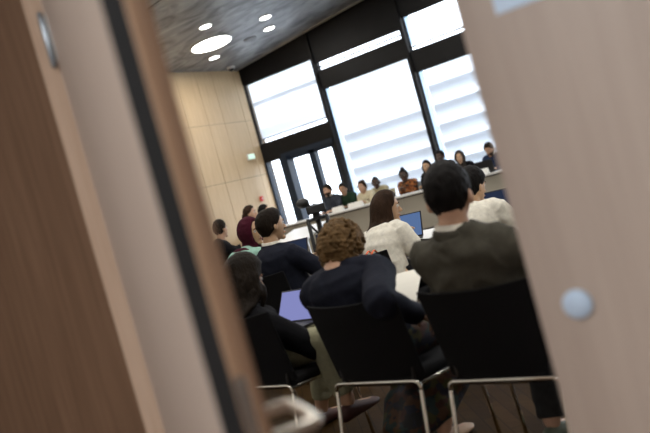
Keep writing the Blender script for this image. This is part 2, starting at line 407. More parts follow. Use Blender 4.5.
# local: +x along the leaf, -y is the corridor face, +y the hall face
T = .06
struct('door_leaf', Geo().box((.0, 0, .01), (LEN - .004, T, 2.33)), WOOD_DOOR, dl, bevel=.002)
struct('edge_lipping', Geo().box((LEN - .004, .029, .01), (LEN + .002, T - .014, 2.33)), WOOD_EDGE, dl, bevel=.004)
struct('edge_rebate', Geo().box((LEN - .004, T - .014, .01), (LEN + .006, T + .002, 2.33)), WOOD_REBATE, dl, bevel=.002)
struct('edge_seal', Geo().box((LEN - .0039, .0, .01), (LEN - .001, .029, 2.33)), GASKET, dl)
struct('lock_plate', Geo().box((LEN + .0021, .030, .86), (LEN + .0035, .046, 1.06)), STEEL, dl)
HZ = .952
def lever(sgn):
    y0 = T if sgn > 0 else 0
    hx = LEN - .035
    pts = [(hx, y0, (HZ)), (hx, y0 + sgn * .03, (HZ)), (hx - .005, y0 + sgn * .070, (HZ)), (hx - .025, y0 + sgn * .080, (HZ)), (hx - .125, y0 + sgn * .080, (HZ)), (hx - .150, y0 + sgn * .070, (HZ)), (hx - .155, y0 + sgn * .03, (HZ)), (hx - .155, y0 + sgn * .012, (HZ))]
    p, r_ = smooth_pts(pts, [0.0095] * len(pts), 4)
    h = struct('door_handle', Geo().tube(p, r_, 14), mat('pale satin metal', (.80, .76, .68), .3, 1, var=.03), dl, smooth=True)
    struct('handle_rose', Geo().lathe([(0, 0), (.026, 0), (.026, .006), (0, .008)], 24, Matrix.Translation((hx, y0, (HZ))) @ Matrix.Rotation(-sgn * PI / 2, 4, 'X')), STEEL, h, smooth=True)
lever(1)
for hz in (1.785, .2):
    h = struct('hinge', Geo().tube([(.0, -.012, hz), (.0, -.012, hz + .14)], .0085, 16), mat('hinge steel', (.30, .31, .32), .35, .9), dl, smooth=True)
    struct('hinge_plate', Geo().box((.0, -.003, hz + .01), (.025, .001, hz + .13)), STEEL, h)

# ------------------------------------------------------------------ ceiling fittings
tilt = math.atan(.09)
def ceil_light(x, y, r, label, group=None, name='ceiling_light'):
    t = thing(name, label, 'light', (x, y, ceil_z(x)), 0, group); t.rotation_euler = (0, -tilt, 0)
    obj('trim_ring', Geo().lathe([(r, 0), (r * 1.06 + .008, 0), (r * 1.06 + .008, -.02), (r, -.02), (r, 0)], 40), STEEL, t, smooth=False)
    obj('diffuser', Geo().lathe([(0, -.008), (r, -.008), (r, -.016), (0, -.016)], 40), LAMP, t)
    return t
def lamp(x, y, r, power, col=(1, .95, .88)):
    l = bpy.data.lights.new('ceiling lamp', 'AREA'); l.shape = 'DISK'; l.size = 2 * r; l.energy = power; l.color = col
    o = bpy.data.objects.new('ceiling lamp', l); C.objects.link(o); o.location = (x, y, ceil_z(x) - .03); o.rotation_euler = (0, -tilt, 0)
ceil_light(-10.04, 12.38, .43, 'large round ceiling lamp among the small spots')
ceil_light(-9.26, 11.39, .12, 'small ceiling spot at the upper left of the large round lamp')
ceil_light(-8.75, 12.68, .12, 'small dim spot, higher of the two to the right of the large lamp')
ceil_light(-9.22, 13.39, .12, 'small ceiling spot beside the dark ceiling speaker')
ceil_light(-10.73, 13.2, .12, 'small ceiling spot just above the wood wall')
t = thing('ceiling_speaker', 'black round ceiling speaker set between lamp and window', 'speaker', (-9.77, 13.38, ceil_z(-9.77))); t.rotation_euler = (0, -tilt, 0)
obj('grille', Geo().lathe([(0, -.01), (.10, -.01), (.12, 0), (.10, -.004), (0, -.004)], 28), BLACK_PLASTIC, t); obj('rim', Geo().lathe([(.12, 0), (.145, 0), (.145, -.012), (.12, -.014)], 28), mat('grey rim', (.2, .2, .2), .5), t)
t = thing('dome_camera', 'small white dome camera in the corner under the ceiling', 'camera', (-11.3, 14.41, ceil_z(-11.3)))
obj('base', Geo().lathe([(0, 0), (.10, 0), (.10, -.04), (.085, -.055), (0, -.055)], 24), WHITE, t, smooth=False); obj('dome', Geo().ell((0, 0, -.055), (.07, .07, .065)), BLACK_PLASTIC, t, smooth=True)
for (x, y) in ((-6.4, 12.2), (-2.8, 12.2), (-6.4, 8.2), (-2.9, 8.2), (.6, 8.2), (-9.9, 8.2), (-5.4, 4.6), (-1.9, 4.4), (1.6, 4.4), (-.4, 2.2), (-8.6, 4.4)):
    ceil_light(x, y, .43, 'large round ceiling lamp over the seats, out of the picture', 'ceiling lamps over the seats')
    lamp(x, y, .43, 55 if y < 5 else 45)
lamp(-10.04, 12.38, .43, 45)
# wall signs
t = thing('exit_sign', 'small lit pale green exit sign on the wood wall', 'sign', (XL, 14.5, 2.55))
obj('housing', Geo().box((0, -.13, -.07), (.05, .13, .07)), WHITE, t, bevel=.004)
obj('sign_face', Geo().box((.0505, -.12, -.06), (.053, .12, .06)), emit('pale green sign', (.75, 1, .85), 1.1), t)
t = thing('fire_alarm_button', 'small red alarm button on the wood wall', 'alarm', (XL, 14.47, 1.49))
obj('housing', Geo().box((0, -.05, -.06), (.04, .05, .06)), mat('alarm red', (.7, .03, .03), .4), t, bevel=.006)
obj('button', Geo().lathe([(0, 0), (.02, 0), (.02, .012), (0, .014)], 16, Matrix.Translation((.04, 0, 0)) @ Matrix.Rotation(PI / 2, 4, 'Y')), WHITE, t)

# ------------------------------------------------------------------ furniture
# far panel desk under the windows
t = thing('panel_desk', 'long white topped desk with greige front under the windows', 'desk', (-6.5, 13.3, 0))
obj('desk_top', Geo().box((-4.9, -.02, .725), (4.9, .60, .76)), WHITE, t, bevel=.004)
for i in range(7):
    x = -4.88 + i * 1.395; obj('front_panel', Geo().box((x + .004, .03, .02), (x + 1.391, .055, .7)), DESK_FRONT, t)
obj('black_rail', Geo().box((-4.88, .035, .7), (4.88, .06, .724)), BLACK_PLASTIC, t)  # black strip between desk top and front panels
for x in (-4.86, 4.84):
    obj('leg', Geo().box((x - .02, .06, 0), (x + .02, .55, .7)), DESK_FRONT, t)

# seat row direction
AZ = DEG(8.0); RZ = -AZ
fdir = V((math.sin(AZ), math.cos(AZ), 0)); ldir = V((math.cos(AZ), -math.sin(AZ), 0))
def row(base, s, fwd): p = V(base) + ldir * s + fdir * fwd; return p

def make_chair(label):
    t = thing('stacking_chair', label, 'chair', group='black stacking chairs')
    # back panel, wraps gently round the sitter
    def back(u, w):   # u -1..1, w 0..1
        x = u * (.232 + .008 * w); y = -.205 - .075 * w + .045 * u * u; z = .455 + w * (.355 - .012 * u * u * 0) + .012 * (1 - u * u) * w * -1
        return V((x, y, z))
    nu, nw = 20, 10; rings = []
    for j in range(nw + 1):
        w = j / nw; fr = [back(-1 + 2 * i / nu, w) for i in range(nu + 1)]
        rk = .03
        rings.append(fr + [p + V((0, .014, 0)) for p in reversed(fr)])
    obj('backrest', Geo().loft(rings), BLACK_FABRIC, t, smooth=False, bevel=.004)
    sg = Geo(); rings = []
    for z, k in ((.425, .96), (.435, 1), (.455, 1), (.468, .95)):
        rings.append([V((math.copysign(abs(math.cos(a)) ** .35, math.cos(a)) * .225 * k, math.copysign(abs(math.sin(a)) ** .35, math.sin(a)) * .215 * k + .02, z)) for a in [2 * PI * i / 40 for i in range(40)]])
    obj('seat', sg.loft(rings), BLACK_FABRIC, t, smooth=True)
    rr = .0085
    for y, nm in ((-.20, 'rear_bar'), (.21, 'front_bar')):
        pts = [(-.2275, y, .405), (-.2275, y, .425), (-.221, y, .438), (-.205, y, .445), (.205, y, .445), (.221, y, .438), (.2275, y, .425), (.2275, y, .405)]
        if y > 0: pts = [(a_, b_, c_ - .035) for a_, b_, c_ in pts]
        obj(nm, Geo().tube(pts, rr, 10), CHROME, t, smooth=True)
    for s in (-1, 1):
        obj('leg', Geo().tube([(s * .2275, -.20, .41), (s * .232, -.285, .012)], rr, 10), CHROME, t, smooth=True)
        obj('leg', Geo().tube([(s * .2275, .21, .375), (s * .232, .245, .012)], rr, 10), CHROME, t, smooth=True)
        obj('side_rail', Geo().tube([(s * .222, -.195, .43), (s * .222, .205, .405)], rr, 10), CHROME, t, smooth=True)
        obj('back_bracket', Geo().tube([(s * .19, -.18, .44), (s * .195, -.175, .50), (s * .195, -.180, .62)], .008, 8), BLACK_PLASTIC, t, smooth=True)
    return t
# rear bars in the photo: R (-1.145,2.48)  M (-1.745,2.585)  L (-2.49,2.69)
def chair_at(bar): p = V((bar[0], bar[1], 0)) + fdir * .20; return p
cR = chair_at((-1.145, 2.48)); cM = chair_at((-1.745, 2.585)); cL = chair_at((-2.475, 2.69))
ch = make_chair('black chair with chrome legs under the man in the grey jacket'); ch.location = cR; ch.rotation_euler = (0, 0, RZ)
dup(ch, cM, RZ, 'black chair with chrome legs under the curly haired person')
dup(ch, cL, RZ, 'black chair partly hidden by the open door edge, under the dark haired sitter')

# second row: long white table, chairs
def table(name, label, loc, rz, L, D, ztop=.74):
    t = thing(name, label, 'table', loc, rz)
    obj('table_top', Geo().box((-L / 2, 0, ztop - .03), (L / 2, D, ztop)), WHITE, t, bevel=.004)
    for x in [-L / 2 + .08 + i * (L - .16) / 3 for i in range(4)]:
        obj('leg', Geo().tube([(x, .07, .0), (x, .07, ztop - .03)], .018, 10), STEEL, t, smooth=True); obj('leg', Geo().tube([(x, D - .07, .0), (x, D - .07, ztop - .03)], .018, 10), STEEL, t, smooth=True)
    return t
T2 = V((-3.0, 4.95, 0))
table('meeting_table', 'long white table with laptops in front of the second row', T2, RZ, 4.6, .6)
t3 = table('meeting_table', 'white side table by the wood wall in front of the turned heads', (-6.97, 8.81, 0), DEG(-60), 5.0, .6)

def laptop(loc, rz, label, screen, open_=105, W=.32, D=.22, group=None):
    t = thing('laptop', label, 'laptop', loc, rz)
    obj('base', Geo().box((-W / 2, -D / 2, 0), (W / 2, D / 2, .016)), BLACK_PLASTIC, t, bevel=.004)
    obj('keyboard', Geo().box((-W / 2 + .02, -.02, .0162), (W / 2 - .02, D / 2 - .02, .0175)), mat('dark keys', (.03, .03, .03), .6, var=.5, scale=120), t)
    Ml = Matrix.Translation((0, D / 2, .014)) @ Matrix.Rotation(DEG(90 - open_), 4, 'X')
    lid = obj('lid', Geo().box((-W / 2, 0, 0), (W / 2, .008, D), Ml), BLACK_PLASTIC, t, bevel=.003)
    obj('screen', Geo().box((-W / 2 + .008, -.0012, .012), (W / 2 - .008, -.0002, D - .009), Ml), screen, lid)
    return t

# ------------------------------------------------------------------ people
def headfn(d):
    dx, dy, dz = d
    x = dx * .076; y = dy * .098; z = dz * .118
    if dz < 0:
        k = -dz; x *= 1 - .30 * k ** 1.4
        if dy < 0: y *= 1 - .45 * k
        else: y = y * (1 - .10 * k) + .022 * k * k
    if dy > 0: y *= .93 + .0 * dz; x *= 1 - .10 * dy * dy
    else: y *= 1.04
    p = V((x, y, z))
    for s in (-1, 1):
        q = V((s * .032, .080, .004)); dist = (V((p.x, p.y, p.z)) - q).length
        if dist < .03: p.y -= .010 * (1 - dist / .03) ** 1.2
    return p

def sphere_dirs(sub):
    b = bmesh.new(); bmesh.ops.create_icosphere(b, subdivisions=sub, radius=1)
    vs = [v.co.normalized() for v in b.verts]; fs = [tuple(v.index for v in f.verts) for f in b.faces]; b.free(); return vs, fs
SPH5 = sphere_dirs(5); SPH4 = sphere_dirs(4)

def hair_line(front, side, back):
    def w(d):
        az = abs(math.atan2(d.x, d.y))     # 0 front, pi back
        ks = [(0, front), (.75, front - .03), (1.15, side + .30), (1.45, side + .05), (1.9, (side + back) / 2 - .05), (2.4, back), (PI, back)]
        for (a0, t0), (a1, t1) in zip(ks[:-1], ks[1:]):
            if a0 <= az <= a1: th = t0 + (t1 - t0) * (az - a0) / (a1 - a0); break
        else: th = back
        x = (d.z - th) / .10 + .5
        x = max(0, min(1, x)); return x * x * (3 - 2 * x)
    return w

def cap(gm, HM, wfn, thick, seed=0, namp=.004, nscale=30, sub=5, stretch=1.0, inside=.014):
    vs, fs = SPH5 if sub == 5 else SPH4; out = []
    for d in vs:
        w = wfn(d); p = headfn(d)
        th = thick(d) if callable(thick) else thick
        nz = noise.noise(V((d.x * nscale * .1 + seed * 7.3, d.y * nscale * .1, d.z * nscale * .1 * stretch))) * namp + noise.noise(V((d.x * nscale * .35 + seed, d.y * nscale * .35, d.z * nscale * .35 * stretch))) * namp * .7
        out.append(HM @ (p + d * (w * (th + nz) - (1 - w) * inside)))
    gm.add(out, fs)

def ik(S, W, l1, l2, pole):
    d = W - S; L = min(d.length, (l1 + l2) * .995); dn = d.normalized(); W2 = S + dn * L
    a = (l1 * l1 - l2 * l2 + L * L) / (2 * L); h = math.sqrt(max(0, l1 * l1 - a * a))
    pv = V(pole) - dn * V(pole).dot(dn); pv = pv.normalized() if pv.length > 1e-5 else V((0, 0, -1))
    return S + dn * a + pv * h, W2

def hand(gm, W, d, nrm, side, curl=.5, s=1.0):
    """palm, four unequal bent fingers, thumb. d = pointing direction, nrm = back-of-hand normal, side -1 left / 1 right"""
    d = d.normalized(); nrm = (nrm - d * nrm.dot(d)).normalized(); lat = d.cross(nrm) * side     # towards the little finger
    rings = []
    for t, hw, ht in ((-.01, .024, .018), (.02, .032, .016), (.055, .039, .015), (.088, .040, .012)):
        c = W + d * t * s; rings.append([c + lat * (hw * s * math.cos(a)) + nrm * (ht * s * math.sin(a)) for a in [2 * PI * i / 14 for i in range(14)]])
    gm.loft(rings)
    for k, (off, ln) in enumerate(((-.029, .074), (-.0095, .083), (.010, .077), (.029, .060))):
        p = W + d * (.082 * s) + lat * off * s; dirv = (d + lat * off * 2.2).normalized(); pts = [p]; a = 0
        for seg, fr in enumerate((.45, .30, .25)):
            a += curl * (.55 if seg == 0 else .8) * (1 + .08 * k)
            q = (dirv * math.cos(a) - nrm * math.sin(a)); p = p + q * ln * fr * s; pts.append(p)
        gm.tube(pts, [.0092 * s, .0086 * s, .0078 * s, .0066 * s], 8)
    p = W + d * .025 * s - lat * .026 * s; td = (d * .62 - lat * .75 - nrm * .30).normalized()
    p2 = p + td * .042 * s; td2 = (d * .9 - lat * .25 - nrm * .25 - nrm * curl * .3).normalized(); p3 = p2 + td2 * .032 * s; p4 = p3 + (td2 - nrm * curl * .3).normalized() * .024 * s
    gm.tube([p, p2, p3, p4], [.014 * s, .0115 * s, .0100 * s, .0078 * s], 8)

_m = {}
def cm(key, *a, **k):
    if key not in _m: _m[key] = mat(key, *a, **k)
    return _m[key]
EYE_W = mat('eye white', (.6, .58, .55), .3, var=.02); EYE_D = mat('iris', (.02, .012, .008), .2)
def skin(key, c): return cm('skin ' + key, c, .5, var=.08, scale=18, bump=.03, bscale=120)
def hairm(key, c, r=.6): return cm('hair ' + key, c, r, var=.35, scale=30, stretch=(1, 1, .25), bump=.5, bscale=120, spec=.08)
def cloth(key, c, r=.85, **k): return cm('cloth ' + key, c, r, var=k.pop('var', .12), scale=40, bump=.25, bscale=260, spec=.1, **k)

def person(label, loc, az, head, hyaw=0, hpitch=0, htilt=0, wr=(.14, .34, .62), wl=(-.14, .34, .62), sk=None, hr=None, hstyle='short', top=None, sleeve='long', bottom=None, kind='trousers',
           shoe=None, collar=None, collar2=None, w=1.0, near=False, legs=None, twist=0, seat=.50, hand_curl=.6, beard=None, glasses=False, hdir=None, group=None, fold=1.0, hair_kw=None, sh_drop=.0, standing=False, shw=1.0, shr=0.0, nk=.075, hs=1.0, wrw=None, poler=(.5, -.5, -.8), polel=(-.5, -.5, -.8)):
    """seated figure. loc = hips on the floor plane; head = world position of the head centre"""
    rz = -az
    t = thing('person', label, 'person', (loc[0], loc[1], 0), rz, group)
    inv = Matrix.Rotation(-rz, 3, 'Z')
    hc = inv @ (V(head) - V((loc[0], loc[1], 0)))
    HR = Matrix.Rotation(hyaw, 3, 'Z') @ Matrix.Rotation(hpitch, 3, 'X') @ Matrix.Rotation(htilt, 3, 'Y')
    HM = Matrix.Translation(hc) @ HR.to_4x4() @ Matrix.Scale(hs, 4)
    if wrw is not None: wr = inv @ (V(wrw) - V((loc[0], loc[1], 0)))
    hip = V((0, 0, seat + .06)); nb = hc + HR @ V((0, -.030, -.075)) + V((0, -.018, -nk))
    hgt = (nb - hip).length
    ctl = V((nb.x * .25, -.05 + nb.y * .12, hip.z + .62 * (nb.z - hip.z)))
    def spine(u): return hip * (1 - u) ** 2 + ctl * 2 * u * (1 - u) + nb * u * u
    prof = [(-.10, .150, .105), (.0, .172, .125), (.15, .166, .122), (.35, .150, .112), (.55, .165, .120), (.72, .176, .118), (.84, .172, .100), (.92, .130, .080), (.97, .085, .066), (1.0, .060, .060)]
    TW = Matrix.Rotation(twist, 3, 'Z')
    def torso(gm, infl, lo=-.10, hi=1.0):
        rings = []
        for u, a, bb in prof:
            if u < lo - .001 or u > hi + .001: continue
            uu = max(u, 0); c = spine(uu) + V((0, 0, min(u, 0) * .55))
            tg = (spine(min(uu + .02, 1)) - spine(max(uu - .02, 0))).normalized()
            tw = Matrix.Rotation(twist * max(0, min(1, u)), 3, 'Z')
            lx = tw @ V((1, 0, 0)); lx = (lx - tg * lx.dot(tg)).normalized(); lx = (lx - Z * shr * max(0, min(1, u)) ** 2).normalized(); ly = tg.cross(lx)
            aa = a * w + infl; b2 = bb * (.5 + .5 * w) + infl
            ring = []
            for i in range(28):
                th = 2 * PI * i / 28; cx, sy = math.cos(th), math.sin(th)
                ring.append(c + lx * (math.copysign(abs(cx) ** .85, cx) * aa) + ly * (math.copysign(abs(sy) ** .85, sy) * b2))
            rings.append(ring)
        gm.loft(rings)
    # joints
    sc = spine(.90); tgs = (spine(.95) - spine(.85)).normalized(); lx = TW @ V((1, 0, 0)); lx = (lx - tgs * lx.dot(tgs)).normalized(); lx = (lx - Z * shr).normalized()
    SR = sc + lx * (.172 * w * shw) - tgs * (.025 + sh_drop); SL = sc - lx * (.172 * w * shw) - tgs * (.025 + sh_drop)
    l1, l2 = .29, .255
    wr = V(wr); wl = V(wl)
    ER, WR = ik(SR, wr, l1, l2, V(poler)); EL, WL = ik(SL, wl, l1, l2, V(polel))
    if legs is None: legs = {}
    HPR = V((.092, .0, seat + .05)); HPL = V((-.092, .0, seat + .05))
    KR = V(legs.get('kr', (.13, .42, seat + .035))); KL = V(legs.get('kl', (-.13, .42, seat + .035)))
    AR = V(legs.get('ar', (.13, .40, .085))); AL = V(legs.get('al', (-.13, .40, .085)))
    if standing:
        HPR.z = HPL.z = seat + .02; KR = V((.1, .02, seat * .52)); KL = V((-.1, .02, seat * .52)); AR = V((.11, -.02, .085)); AL = V((-.11, -.02, .085))
    fo = V((0, 1, 0))
    vox = .006 if near else .010
    # ---- one continuous body
    G = Geo(); vs, fs = SPH4
    G.add([HM @ headfn(d) for d in vs], fs)
    def hp(*p): return HM @ V(p)
    G.tube([hp(0, .086, .012), hp(0, .098, -.014), hp(0, .109, -.034)], [.007, .009, .0125], 10)
    G.ell(hp(0, .082, .020), (.046, .012, .009), HR); G.ell(hp(0, .084, -.066), (.024, .012, .010), HR); G.ell(hp(0, .072, -.098), (.026, .022, .018), HR)
    for s in (-1, 1):
        G.ell(hp(s * .080, -.010, -.016), (.012, .019, .031), HR @ Matrix.Rotation(s * .3, 3, 'Z')); G.ell(hp(s * .012, .099, -.036), (.008, .008, .007), HR)
    G.tube([hp(0, -.022, -.045), hp(0, -.026, -.085), nb + V((0, .006, 0)), spine(.93)], [.056, .054 * (.6 + .4 * w), .060, .075], 16)
    torso(G, 0)
    G.ell((0, -.03, seat + .055), (.175 * w, .14, .085))
    for S_, E_, W_, sd in ((SR, ER, WR, 1), (SL, EL, WL, -1)):
        G.tube([spine(.90), (spine(.90) + S_) / 2, S_], [.050, .054, .056], 12)
        p, r_ = smooth_pts([S_, S_.lerp(E_, .5), E_, E_.lerp(W_, .35), W_], [.056, .047, .040, .041, .026]); G.tube(p, r_, 14)
        fd = (W_ - E_).normalized(); hd = fd if hdir is None else (fd + V(hdir)).normalized(); hand(G, W_ + hd * .012, hd, V((sd * .25, .1, 1)), sd, hand_curl, .97)
    for H_, K_, A_ in ((HPR, KR, AR), (HPL, KL, AL)):
        p, r_ = smooth_pts([H_, H_.lerp(K_, .5), K_, K_.lerp(A_, .35), A_], [.088, .075, .058, .055, .036]); G.tube(p, r_, 14)
        G.tube([A_ + V((0, -.035, -.045)), A_ + V((0, .06, -.05)), A_ + V((0, .16, -.062))], [.032, .036, .024], 10)
    fused('body', G, sk, t, vox, 3)
    # ---- face details
    for s in (-1, 1):
        e = Geo(); e.ell(hp(s * .032, .0735, .003), .0115, HR, 14, 10); e.cur = 1; e.ell(hp(s * .032, .0815, .003), (.0055, .0046, .0055), HR, 10, 8)
        obj('eye', e, [EYE_W, EYE_D], t, smooth=True)
        if hr: obj('eyebrow', Geo().tube([hp(s * .015, .092, .021), hp(s * .032, .090, .026), hp(s * .048, .081, .021)], [.0035, .004, .0025], 8), hr, t, smooth=True)
    obj('lips', Geo().tube([hp(-.021, .086, -.066), hp(-.008, .0955, -.064), hp(.008, .0955, -.064), hp(.021, .086, -.066)], [.003, .0055, .0055, .003], 8), cm('lips', (.28, .10, .08), .5), t, smooth=True)
    if beard:
        gb = Geo()
        def wb(d):
            x = (-.28 - d.z) / .15 + .5 if d.y > -.05 else 0
            if d.y > .8 and d.z > -.5: x -= .6 * 0
            x = max(0, min(1, x)); return x
        cap(gb, HM, wb, .010, 3, .003, 60, sub=4); obj('beard', gb, beard, t, smooth=True)
    if glasses:
        gg = Geo()
        for s in (-1, 1):
            gg.tube([hp(s * .032 + .022 * math.cos(a), .100, .002 + .018 * math.sin(a)) for a in [2 * PI * i / 16 for i in range(17)]], .0028, 6); gg.tube([hp(s * .054, .098, .006), hp(s * .078, .0, .006)], .0026, 6)
        gg.tube([hp(-.010, .102, .004), hp(.010, .102, .004)], .0026, 6); obj('glasses', gg, BLACK_PLASTIC, t, smooth=True)
    # ---- hair
    hk = dict(front=.62, side=-.02, back=-.62, thick=.013); hk.update(hair_kw or {})
    wf_ = hair_line(hk['front'], hk['side'], hk['back'])
    R2 = random.Random(hash(label) % 1000 if False else len(label) * 13)
    hg = Geo()
    if hstyle == 'short':
        cap(hg, HM, wf_, lambda d: hk['thick'] * (.22 + .78 * max(0, min(1, (d.z + .35) * 1.3))) + .006 * max(0, d.z), len(label), .0045, 55)
        obj('hair', hg, hr, t, smooth=True)
    elif hstyle == 'bald':
        cap(hg, HM, wf_, .003, 1, .001, 60, inside=.02); obj('hair', hg, hr, t, smooth=True)
    elif hstyle == 'thin':
        def wt(d):
            a = wf_(d); crown = math.exp(-((d.x / .38) ** 2 + ((d.y + .12) / .42) ** 2)) if d.z > .5 else 0
            return a * (1 - .55 * crown)
        cap(hg, HM, wt, .014, 2, .003, 60); obj('hair', hg, hr, t, smooth=True)
    elif hstyle == 'curly':
        cap(hg, HM, wf_, .019, 4, .006, 40, sub=4)
        vs, _ = SPH4
        for i in range(1100):
            d = V(vs[R2.randrange(len(vs))])
            if wf_(d) < .6: continue
            base = headfn(d) + d * (.016 + .008 * R2.random() + .008 * max(0, d.z))
            rr = .0055 + .006 * R2.random(); tn = V((R2.uniform(-1, 1), R2.uniform(-1, 1), R2.uniform(-1, .6))).normalized()
            hg.tube([HM @ (base - tn * .012), HM @ (base + d * .006), HM @ (base + tn * .012)], [rr * .7, rr, rr * .7], 8)
        fused('hair', hg, hr, t, .0042, 1, lambda p: .0025 * noise.noise(p * 110))
    elif hstyle in ('long', 'wavy', 'bob'):
        cap(hg, HM, wf_, hk.get('thick', .016), 5, .003, 40, sub=4)
        Ln = hk.get('length', .30)
        for i in range(hk.get('n', 90)):
            a = R2.uniform(hk.get('a0', 1.35), 2 * PI - hk.get('a0', 1.35)); d = V((math.sin(a), math.cos(a), R2.uniform(-.15, .45))); d.normalize()
            p0 = headfn(d) + d * .012; out_ = V((d.x, d.y, 0)).normalized(); L = Ln * R2.uniform(.82, 1.0)
            pts = [HM @ p0]; wv = .012 if hstyle == 'wavy' else .003; ph = R2.uniform(0, 6)
            base = HM @ p0
            nst = 7
            for k in range(1, nst):
                u = k / (nst - 1)
                spread = hk.get('spread', .015)
                o3 = HR @ (out_ * (spread * math.sin(u * PI * .8)) + V((-out_.x * .02, -out_.y * .0, 0)) * u * hk.get('pinch', 1))
                q = base + o3 + V((0, -.035 * u * hk.get('backset', 1), -L * u)) + V((wv * math.sin(ph + u * 9), wv * math.cos(ph + u * 8), 0))
                # keep clear of the back and shoulders
                if q.z < nb.z + .05:
                    f_ = (nb.z + .05 - q.z); yb = spine(max(.5, .95 - f_)).y - .085 * (.5 + .5 * w) - .03
                    if out_.y < .2 and q.y > yb: q.y = q.y + (yb - q.y) * min(1, f_ / .07)
                pts.append(q)
            hg.tube(pts, [.010, .013, .014, .013, .012, .010, .006], 7)
        fused('hair', hg, hr, t, .0065 if near else .008, 1, lambda p: .0022 * noise.noise(V((p.x * 110, p.y * 110, p.z * 16))))
    elif hstyle == 'bun':
        cap(hg, HM, wf_, .016, 6, .005, 45, sub=4); bp_ = hk.get('bun', (0, -.085, .06)); hg.ell(HM @ V(bp_), hk.get('bunr', .042), HR)
        for i in range(30):
            d = V((R2.uniform(-1, 1), R2.uniform(-1, 1), R2.uniform(-1, 1))).normalized(); hg.ell(HM @ (V(bp_) + d * hk.get('bunr', .042) * .8), .014)
        fused('hair', hg, hr, t, .007, 1, lambda p: .002 * noise.noise(p * 90))
    elif hstyle == 'scarf':
        def ws(d):
            f_ = V((d.x / .74, (d.z + .12) / .84)).length
            if d.y < 0: return 1
            x = (f_ - 1) / .12 + .5; x = max(0, min(1, x)); return x
        cap(hg, HM, ws, lambda d: .020 + .008 * max(0, -d.y), 8, .005, 22, sub=5)
        hg.tube([hp(0, -.02, -.07), nb + V((0, .01, .02)), spine(.93) + V((0, 0.01, 0.0)), spine(.84)], [.082, .092, .125, .150], 20, flat=.85)
        fused('headscarf', hg, hr, t, .007, 2, lambda p: .004 * noise.noise(V((p.x * 14, p.y * 14, p.z * 34))))
    # ---- upper garment
    inf = .017
    def sleeves(gm, inf, full):
        for S_, E_, W_ in ((SR, ER, WR), (SL, EL, WL)):
            gm.tube([spine(.90), (spine(.90) + S_) / 2, S_], [.050 + inf, .056 + inf, .060 + inf], 14)
            if full:
                p, r_ = smooth_pts([S_, S_.lerp(E_, .5), E_, E_.lerp(W_, .5), W_.lerp(E_, .02)], [.060 + inf, .052 + inf, .047 + inf, .043 + inf * .9, .032 + inf * .7])
            else:
                p, r_ = smooth_pts([S_, S_.lerp(E_, .3), S_.lerp(E_, .62)], [.060 + inf, .056 + inf, .053 + inf])
            gm.tube(p, r_, 16, round_end=False)
    G = Geo(); torso(G, inf); sleeves(G, inf, sleeve == 'long')
    G.ell((0, -.03, seat + .065), (.178 * w + .012, .15, .075))
    sd_ = len(label)
    def folds(p):
        a = noise.noise(V((p.x * 6 + sd_, p.y * 6, (p.z + .5 * p.x) * 15))) * .006
        c2 = (1 - abs(noise.noise(V((p.x * 9 + p.z * 7, p.y * 7 + sd_, p.z * 9 - p.x * 6)))) * 2.2) * .004
        return (a + c2 - .002) * fold + max(0, fold - 1) * .0055
    fused('jacket' if collar is not None else ('shirt' if sleeve == 'long' else 't_shirt'), G, top, t, .008 if near else .011, 3, folds)
    def collar_ring(name, m_, r0, r1, h, drop, th=.006):
        rings = []
        up_ = ((hp(0, -.026, -.07)) - nb).normalized(); dn_ = (spine(.88) - nb).normalized()
        for k_, (rr, hh) in enumerate(((r1, -drop), (r1 * .97, h * .45), (r0 + .010, h), (r0 + .001, h + .003), (r0, h * .5), (r0, -drop))):
            rg = []
            for i in range(36):
                a = 2 * PI * i / 36; fy = math.sin(a)
                hz = hh - .03 * max(0, fy) * (1 if hh > 0 else .3)
                cc_ = nb + up_ * hz if hz > 0 else nb + dn_ * (-hz)
                rg.append(cc_ + V((math.cos(a) * rr * (.9 + .1 * w), math.sin(a) * rr * .98 + .004, -shr * math.cos(a) * rr * .6)))
            rings.append(rg)
        rings.append(rings[0]); obj(name, Geo().loft(rings, caps=False), m_, t, smooth=True)
    if collar2 is not None: collar_ring('shirt_collar', collar2, .062, .074, .040, .02)
    if collar is not None: collar_ring('jacket_collar', collar, .068, .084, .020, .03)
    # ---- lower garment
    G = Geo(); G.ell((0, -.025, seat + .06), (.178 * w + .008, .145, .088))
    if kind == 'skirt':
        p, r_ = smooth_pts([V((0, .0, seat + .06)), V((0, .2, seat + .06)), (KR + KL) / 2 + V((0, .02, 0)), (KR + KL) / 2 + V((0, .03, -.2)), (AR + AL) / 2 + V((0, .01, .10))], [.19, .19, .185, .19, .21])
        for H_, K_, A_ in ((HPR, KR, AR), (HPL, KL, AL)):
            q, r2 = smooth_pts([H_, H_.lerp(K_, .5), K_, K_.lerp(A_, .6)], [.105, .095, .08, .09]); G.tube(q, r2, 14)
        G.tube(p, r_, 24, up=(0, 0, 1), flat=.42)
        fused('skirt', G, bottom, t, .010, 3, lambda p: .006 * noise.noise(V((p.x * 22, p.y * 10, p.z * 5))))
    else:
        for H_, K_, A_ in ((HPR, KR, AR), (HPL, KL, AL)):
            p, r_ = smooth_pts([H_, H_.lerp(K_, .5), K_, K_.lerp(A_, .4), A_.lerp(K_, legs.get('cuff', .05))], [.100, .089, .073, .070, .056]); G.tube(p, r_, 16, round_end=False)
        fused('trousers', G, bottom, t, .009 if near else .012, 3, lambda p: .005 * noise.noise(V((p.x * 14, p.y * 14, p.z * 22))))
